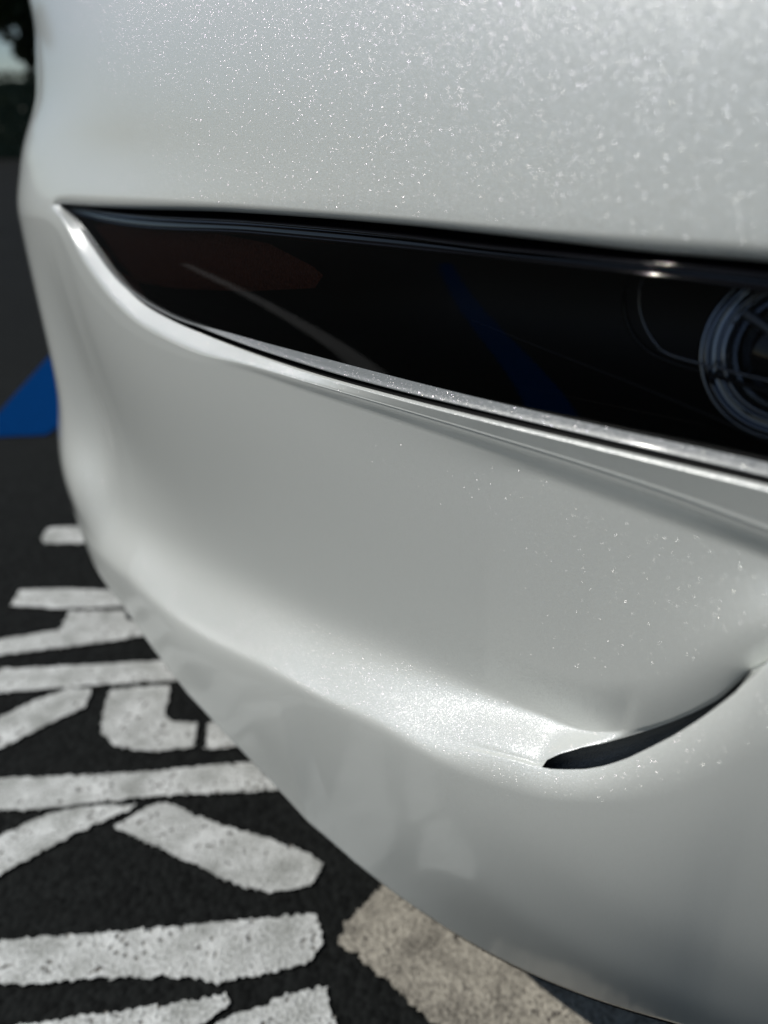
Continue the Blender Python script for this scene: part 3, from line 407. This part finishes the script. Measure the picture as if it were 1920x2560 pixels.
# trim strips above the lens
def beadrow(z0,z1,d0,dpk):
    out=[]
    for i in range(9):
        t=i/8; out.append(surf(z0+(z1-z0)*t,d0+(dpk-d0)*math.sin(math.pi*t)+0*S))
    return out
T0=rowz['T']
r1=np.minimum(lz['R1'],T0-.0012); r2=np.minimum(lz['R2'],r1-.0012)
wd1=np.clip((T0-r1)*.22,.0003,.0022); wd2=np.clip((r1-r2)*.3,.0003,.0018)
lpart('trim_strip',beadrow(r1+wd1,r1-wd1,-.0062,-.0040),GLOSS)
lpart('trim_strip',beadrow(r2+wd2,r2-wd2,-.0072,-.0052),GLOSS)
lpart('trim_backing',[surf(T0+.001,-.018+0*S),surf(r1,-.0105+0*S),surf(r2,-.0095+0*S),surf(r2-.002,-.0095+0*S)],GLOSS)
# housing
lpart('lamp_housing',[surf(T0,-.018+0*S),surf(T0,-.09+0*S),surf((T0+rowz['G'])/2,-.11+0*S),surf(rowz['G'],-.09+0*S),surf(rowz['G']-.001,-.02+0*S)],BLACK)
def sp(s,z,d):
    s=np.array([s]);z=np.array([z]); x,y,zz=point(s,z,base(s,z)+d); return Vector((float(x[0]),float(y[0]),float(z[0])))
# amber side reflector: moulded panel
am=PICK['AMBER']; ctr=np.mean(np.array(am),axis=0)
def inside(px,py,poly):
    c=False;n=len(poly)
    for i in range(n):
        x1,y1=poly[i][:2];x2,y2=poly[(i+1)%n][:2]
        if (y1>py)!=(y2>py) and px<(x2-x1)*(py-y1)/(y2-y1)+x1: c=not c
    return c
V=[];Fc=[]
k=8
for i in range(k+1):
    for p in am:
        q=ctr+(np.array(p)-ctr)*(i/k); V.append(sp(q[0],q[1],-.021-.004*(i/k)**4))
n=len(am)
for i in range(k):
    for j in range(n): Fc.append((i*n+j,i*n+(j+1)%n,(i+1)*n+(j+1)%n,(i+1)*n+j))
AMB=simple('amber_reflector',(.17,.030,.004),.45,bump=(420,1,.004))
meshobj('amber_reflector',V,Fc,AMB,HL)
def dense(pts,n=40):
    pts=np.array(pts,float); t=np.linspace(0,len(pts)-1,len(pts)); q=np.linspace(0,len(pts)-1,n)
    out=np.stack([np.interp(q,t,pts[:,i]) for i in range(3)],1)
    for _ in range(12): out[1:-1]=.25*out[:-2]+.5*out[1:-1]+.25*out[2:]
    return [sp(*r) for r in out]
DARKM=simple('dark_chrome',(.40,.41,.44),.14,1)
v,f=tube(dense(PICK['FRAME']),.0006); meshobj('module_frame',v,f,DARKM,HL)
v,f=tube(dense(PICK['FRAME2']),.0012); meshobj('module_frame',v,f,GLOSS,HL)
v,f=tube(dense(PICK['SEAM']),.0004); meshobj('lens_seam',v,f,simple('dark_seam',(.05,.05,.055),.3),HL)
# projector: stepped rings and a glass ball
pc=sp(*PICK['PROJ'][0]); ax=(Vector((0,0,CH))-pc).normalized()
pj=[(-.02,.010),(-.018,.024),(0,.026),(.001,.0275),(-.001,.029),(-.004,.030),(-.004,.034),(.002,.0352),(.003,.0362),(.001,.0375),(-.012,.039),(-.03,.040)]
v,f=lathe(pj,72,pc,ax); PR=meshobj('projector',v,f,DARKM,HL)
bpy.context.view_layer.update()
v,f=lathe([(.012*math.cos(a)-.012,.023*math.sin(a)) for a in [i*math.pi/2/10 for i in range(11)]],48,pc,ax)
GL=simple('projector_glass',(.01,.01,.012),.03); meshobj('projector_glass',v,f,GL,HL)
v,f=tube(dense(PICK['BLADE'],20),.0022,8); meshobj('light_blade',v,f,simple('satin_blade',(.25,.26,.28),.35,.6),HL)
for g_ in PICK['GLINT']:  # tiny chrome balls added just to make sun glints inside the lamp
    c_=sp(*g_); bm=bmesh.new(); bmesh.ops.create_icosphere(bm,subdivisions=2,radius=.0008,matrix=Matrix.Translation(c_)); me=bpy.data.meshes.new('glint_bead'); bm.to_mesh(me); bm.free(); link('glint_bead',me,CHROME,HL)
# ---------------- air curtain slit ----------------
ss=(S>SLIT0-.006)&(S<SLIT1+.006)
zS,zC=rowz['SU'],rowz['C']; dS,dC=dlt['SU'],dlt['C']
rows=[surf(zS+.001,dS-.0012)]
rows+= [surf(zS-.001,dS-.006),surf(zS-.004,dS-.010),surf((zS+zC)/2-.010,dS-.013),surf(zC-.014,dS-.006),surf(zC-.010,dC-.004),surf(zC-.0012,dC-.0022)]
strip('air_intake',rows,INTAKE,ss)
# ---------------- lower rubber lip ----------------
strip('lower_lip',[surf(rowz['W']-.0105,dlt['W']-.012),surf(rowz['W']-.012,dlt['W']-.008),surf(rowz['W']-.016,dlt['W']-.007),surf(rowz['W']-.020,dlt['W']-.011),surf(rowz['W']-.018,dlt['W']-.05)],GLOSS,S<4.1)
# ---------------- wheels, arches, cabin (beyond and behind the corner) ----------------
def wheel(x,y):
    w=empty('wheel',(x,y,.34)); w.parent=CAR; fix(w)
    v,f=lathe([(-.11,.24),(-.115,.30),(-.10,.335),(0,.34),(.10,.335),(.115,.30),(.11,.24)],56,(0,0,0),(1,0,0)); meshobj('tyre',v,f,TYRE,w)
    v,f=lathe([(.10,.24),(-.09,.242),(-.10,.235),(-.085,.225),(-.05,.21),(-.05,.0)],56,(0,0,0),(1,0,0)); meshobj('rim',v,f,BLACK,w)
    for k in range(5):
        a=k*2*math.pi/5; u=Vector((0,math.cos(a),math.sin(a))); t=Vector((0,-math.sin(a),math.cos(a))); V=[]
        for r_,h in ((.0,.03),(.12,.022),(.228,.03)):
            for sx in (-.085,-.06):
                for sg in (-1,1): V.append(u*r_+t*h*sg+Vector((sx,0,0)))
        Fc=[]
        for i in (0,4):
            a0=i
            Fc+= [(a0,a0+1,a0+5,a0+4),(a0+2,a0+6,a0+7,a0+3),(a0,a0+4,a0+6,a0+2),(a0+1,a0+3,a0+7,a0+5)]
        meshobj('spoke',V,Fc,ALLOY,w,smooth=False)
    return w
wheel(-.46,1.92); wheel(1.56,1.92); wheel(-.46,4.6) ; wheel(1.56,4.6)
v,f=lathe([(-.06,.372),(.30,.372),(.30,.0)],48,(-.52,1.92,.34),(1,0,0)); o=meshobj('arch_liner',v,f,BLACK,CAR); fix(o)
def loft(name,rings,mat):
    V=[p for r in rings for p in r]; n=len(rings[0]); Fc=[]
    for i in range(len(rings)-1):
        for k in range(n): Fc.append((i*n+k,i*n+(k+1)%n,(i+1)*n+(k+1)%n,(i+1)*n+k))
    Fc.append(tuple(range((len(rings)-1)*n,len(rings)*n)))
    o=meshobj(name,V,Fc,mat,CAR,smooth=False); fix(o); return o
def ring(x0,x1,y0,y1,z): return [(x0,y0,z),(x1,y0,z),(x1,y1,z),(x0,y1,z)]
loft('cabin_glass',[ring(-.42,1.52,2.2,5.2,1.07),ring(-.22,1.32,2.95,4.7,1.42)],GLOSS)
loft('roof',[ring(-.23,1.33,2.92,4.72,1.421),ring(-.2,1.3,3.0,4.65,1.46)],PAINT)
loft('tail',[ring(-.56,1.66,4.7,5.4,.3),ring(-.58,1.68,4.7,5.45,.6),ring(-.5,1.6,4.7,5.35,1.0)],PAINT)

# ---------------- ground ----------------
def asphalt():
    M=NT('asphalt'); tc=M.n('TexCoord').outputs['Object']; b=M.n('BsdfPrincipled')
    n1=M.n('TexNoise'); n1.inputs['Scale'].default_value=1.3; n1.inputs['Detail'].default_value=5; M.l(tc,n1.inputs['Vector'])
    vo=M.n('TexVoronoi'); vo.inputs['Scale'].default_value=130; M.l(tc,vo.inputs['Vector'])
    cr=M.n('ValToRGB'); cr.color_ramp.elements[0].color=(.003,.0033,.0032,1); cr.color_ramp.elements[1].position=.8; cr.color_ramp.elements[1].color=(.015,.0165,.016,1)
    hs=M.n('SeparateColor'); M.l(vo.outputs['Color'],hs.inputs[0])
    M.l(M.math('MULTIPLY_ADD',hs.outputs[0],.5,M.math('MULTIPLY',n1.outputs[0],.5)),cr.inputs[0])
    M.l(cr.outputs[0],b.inputs['Base Color']); b.inputs['Roughness'].default_value=.9; b.inputs['Specular IOR Level'].default_value=.08
    bp=M.n('Bump'); bp.inputs['Strength'].default_value=.7; bp.inputs['Distance'].default_value=.003; M.l(M.math('SUBTRACT',1,vo.outputs['Distance']),bp.inputs['Height']); M.l(bp.outputs[0],b.inputs['Normal'])
    M.l(b.outputs[0],M.out.inputs[0]); return M.m
ASPH=asphalt()
def paintmark(name,c1,c2,pit,pits=.5,sc=70.,sp_=.3):
    M=NT(name); tc=M.n('TexCoord').outputs['Object']; b=M.n('BsdfPrincipled')
    vo=M.n('TexVoronoi'); vo.inputs['Scale'].default_value=sc
    nz=M.n('TexNoise'); nz.inputs['Scale'].default_value=60; M.l(tc,nz.inputs['Vector'])
    wp=M.vmath('ADD',tc,M.scale(nz.outputs['Color'],.02)); M.l(wp,vo.inputs['Vector'])
    n2=M.n('TexNoise'); n2.inputs['Scale'].default_value=22; n2.inputs['Detail'].default_value=4; M.l(tc,n2.inputs['Vector'])
    n3=M.n('TexNoise'); n3.inputs['Scale'].default_value=260; n3.inputs['Detail'].default_value=2; M.l(tc,n3.inputs['Vector'])
    r1=M.n('ValToRGB'); r1.color_ramp.elements[0].position=.38; r1.color_ramp.elements[1].position=.62
    r1.color_ramp.elements[0].color=(*c2,1); r1.color_ramp.elements[1].color=(*c1,1); M.l(M.math('MULTIPLY_ADD',n3.outputs[0],.5,M.math('MULTIPLY',n2.outputs[0],.5)),r1.inputs[0])
    # pits: small cells where noise is low
    pm=M.math('MULTIPLY',M.math('LESS_THAN',vo.outputs['Distance'],.30),M.math('GREATER_THAN',n2.outputs[0],pits))
    ps=M.n('MapRange'); ps.inputs['From Min'].default_value=.36; ps.inputs['From Max'].default_value=.16; M.l(vo.outputs['Distance'],ps.inputs['Value'])
    fac=M.math('MULTIPLY',ps.outputs[0],M.math('GREATER_THAN',n2.outputs[0],pits))
    mx=M.n('Mix',data_type='RGBA'); M.l(fac,mx.inputs[0]); M.l(r1.outputs[0],mx.inputs['A']); mx.inputs['B'].default_value=(*pit,1)
    M.l(mx.outputs['Result'],b.inputs['Base Color']); b.inputs['Roughness'].default_value=.85; b.inputs['Specular IOR Level'].default_value=sp_
    bp=M.n('Bump'); bp.inputs['Strength'].default_value=.8; bp.inputs['Distance'].default_value=.004
    M.l(M.math('SUBTRACT',n3.outputs[0],fac),bp.inputs['Height']); M.l(bp.outputs[0],b.inputs['Normal'])
    M.l(b.outputs[0],M.out.inputs[0]); return M.m
WHITEP=paintmark('worn_white_marking',(.74,.76,.74),(.30,.31,.29),(.14,.13,.11),.52,100.)
TANP=paintmark('worn_tan_concrete',(.46,.43,.36),(.13,.12,.10),(.08,.07,.06),.58,150.)
GREYP=paintmark('faded_grey_marking',(.28,.28,.27),(.16,.16,.15),(.05,.05,.05),.5)
BLUEP=paintmark('blue_marking',(.002,.035,.14),(.002,.03,.12),(.01,.02,.05),.7,70.,.0)
o=meshobj('asphalt_ground',[(-300,-300,0),(300,-300,0),(300,300,0),(-300,300,0)],[(0,1,2,3)],ASPH,None,False); tag(o,kind='structure')
def jag(poly,amp,step=.003):
    out=[];n=len(poly)
    # round corners a little, then roughen the outline like paint on coarse stone
    for i in range(n):
        a=np.array(poly[i]);b_=np.array(poly[(i+1)%n]);L_=np.hypot(*(b_-a));m=max(1,int(L_/step))
        for k in range(m): out.append(a+(b_-a)*k/m)
    out=np.array(out)
    for _ in range(2): out=.25*np.roll(out,1,0)+.5*out+.25*np.roll(out,-1,0)
    r=rng.normal(0,amp,out.shape); r=.8*r+.1*np.roll(r,1,0)+.1*np.roll(r,-1,0)
    return out+r
def flat(name,poly,z,mat,parent=None,amp=.0017):
    p=jag(poly,amp); bm=bmesh.new(); vs_=[bm.verts.new((x,y,z)) for x,y in p]; es=[bm.edges.new((vs_[i],vs_[(i+1)%len(vs_)])) for i in range(len(vs_))]
    bmesh.ops.triangle_fill(bm,edges=es,use_beauty=True)
    for f_ in bm.faces:
        if f_.normal.z<0: f_.normal_flip()
    me=bpy.data.meshes.new(name); bm.to_mesh(me); bm.free(); return link(name,me,mat,parent,False)
LT=empty('painted_lettering',(-.4,.9,0)); tag(LT,'worn white capital letters painted on the black asphalt left of the bumper','road marking')
for p in LETTERS:
    o=flat('letter_stroke',p,.004,WHITEP,LT); o.matrix_parent_inverse=Matrix.Translation(-LT.location)
o=flat('concrete_patch',TAN,.006,TANP,None,.0028); tag(o,kind='structure')
o=flat('blue_parking_line',BLUE,.004,BLUEP,None,.001); tag(o,'broad blue line on the asphalt at the left edge of the picture','road marking')
# parking lines beside and behind the camera, mirrored in lamp and paint
def line(name,a,b_,wd,mat,label):
    a=Vector((*a,0));b_=Vector((*b_,0));n_=(b_-a).normalized().cross(Vector((0,0,1)))*wd/2
    o=flat(name,[(a-n_)[:2],(b_-n_)[:2],(b_+n_)[:2],(a+n_)[:2]],.004,mat,None,.0005); tag(o,label,'road marking')
line('blue_parking_line',(-5.0,.66),(-.95,.26),.12,BLUEP,'long blue line on the asphalt left of the lettering, mirrored in the headlight')
line('white_parking_line',(-4.2,2.6),(-1.25,.72),.07,GREYP,'long white line on the asphalt mirrored faintly in the headlight lens')
# ---------------- far side of the car park ----------------
def foliage(name,c):
    M=NT(name); b=M.n('BsdfPrincipled'); oi=M.n('NewGeometry')
    r=M.n('ValToRGB'); r.color_ramp.elements[0].color=(c[0]*.5,c[1]*.5,c[2]*.5,1); r.color_ramp.elements[1].color=(*c,1); M.l(oi.outputs['Random Per Island'],r.inputs[0])
    M.l(r.outputs[0],b.inputs['Base Color']); b.inputs['Roughness'].default_value=.6; M.l(b.outputs[0],M.out.inputs[0]); return M.m
LEAF=foliage('leaf_green',(.035,.06,.012)); HEDGE=foliage('hedge_green',(.02,.04,.01)); BARK=simple('bark',(.06,.045,.03),.9,bump=(20,.8,.02))
def leaves(pts,size,nm,mat,parent):
    V=[];Fc=[]
    for p in pts:
        a=rng.uniform(0,6.28);u=Vector((math.cos(a),math.sin(a),rng.uniform(-.6,.6))).normalized();v_=u.cross(Vector(rng.normal(size=3))).normalized();s_=size*rng.uniform(.6,1.3);p=Vector(p);i=len(V)
        V+=[p-u*s_,p+v_*s_*.5,p+u*s_,p-v_*s_*.5];Fc.append((i,i+1,i+2,i+3))
    return meshobj(nm,V,Fc,mat,parent,False)
def tree(x,y,h,r,lab,n=3500,low=.35):
    T=empty('tree',(x,y,0)); tag(T,lab,'tree','trees at the far side of the car park')
    V=[];Fc=[]
    pts=[(0,0,0),(.1,.05,h*.25),(-.1,.1,h*.5),(.05,0,h*.85)]
    for i,(p,rr) in enumerate(zip(pts,(.28,.2,.15,.05))):
        for k in range(9): V.append((p[0]+rr*math.cos(k*.698),p[1]+rr*math.sin(k*.698),p[2]))
    for i in range(3):
        for k in range(9): Fc.append((i*9+k,i*9+(k+1)%9,(i+1)*9+(k+1)%9,(i+1)*9+k))
    meshobj('trunk',V,Fc,BARK,T)
    cl=[(rng.normal(0,r*.45),rng.normal(0,r*.45),rng.uniform(low*h,h),rng.uniform(.35,.6)*r*.7) for _ in range(16)]
    for c in cl[:7]:
        v,f=tube([(0,0,h*.3),(c[0]*.4,c[1]*.4,h*.3+(c[2]-h*.3)*.6),(c[0],c[1],c[2])],.05,6); meshobj('limb',v,f,BARK,T)
    P_=[]
    for i in range(n):
        c=cl[i%16]; d=rng.normal(size=3); d/=np.linalg.norm(d); q=rng.uniform(.5,1)**.5*c[3]; P_.append((c[0]+d[0]*q*1.3,c[1]+d[1]*q*1.3,c[2]+d[2]*q*.8))
    o=leaves(P_,.16,'crown',LEAF,T)
TR=[(-14.9,33,9.5,3.2,'broad dark tree above the gap of sky beside the car',.5),(-12.6,37,8,2.4,'dark low-crowned tree right of the gap of sky',.25),(-20.5,35,9,3.0,'tall dark tree furthest left at the edge of the picture',.3),(-17.5,44,10,3.4,'tall dark tree standing behind the others',.5)]
for x,y,h,r,lab,lo in TR: tree(x,y,h,r,lab,9000,lo)
HG=empty('hedge',(-20,30,0)); tag(HG,'low dark clipped hedge running along the far edge of the car park','hedge')
P_=[(rng.uniform(-22,26),rng.uniform(-.6,.6)+0.0,rng.uniform(0,1.0)**.8*2.7) for _ in range(40000)]
leaves(P_,.09,'hedge_foliage',HEDGE,HG)
P_=[(-22,-.4,.0),(26,-.4,.0),(26,.4,0),(-22,.4,0),(-22,-.4,2.4),(26,-.4,2.4),(26,.4,2.4),(-22,.4,2.4)]
meshobj('hedge_core',P_,[(0,1,5,4),(2,3,7,6),(4,5,6,7),(1,2,6,5),(3,0,4,7)],HEDGE,HG,False)
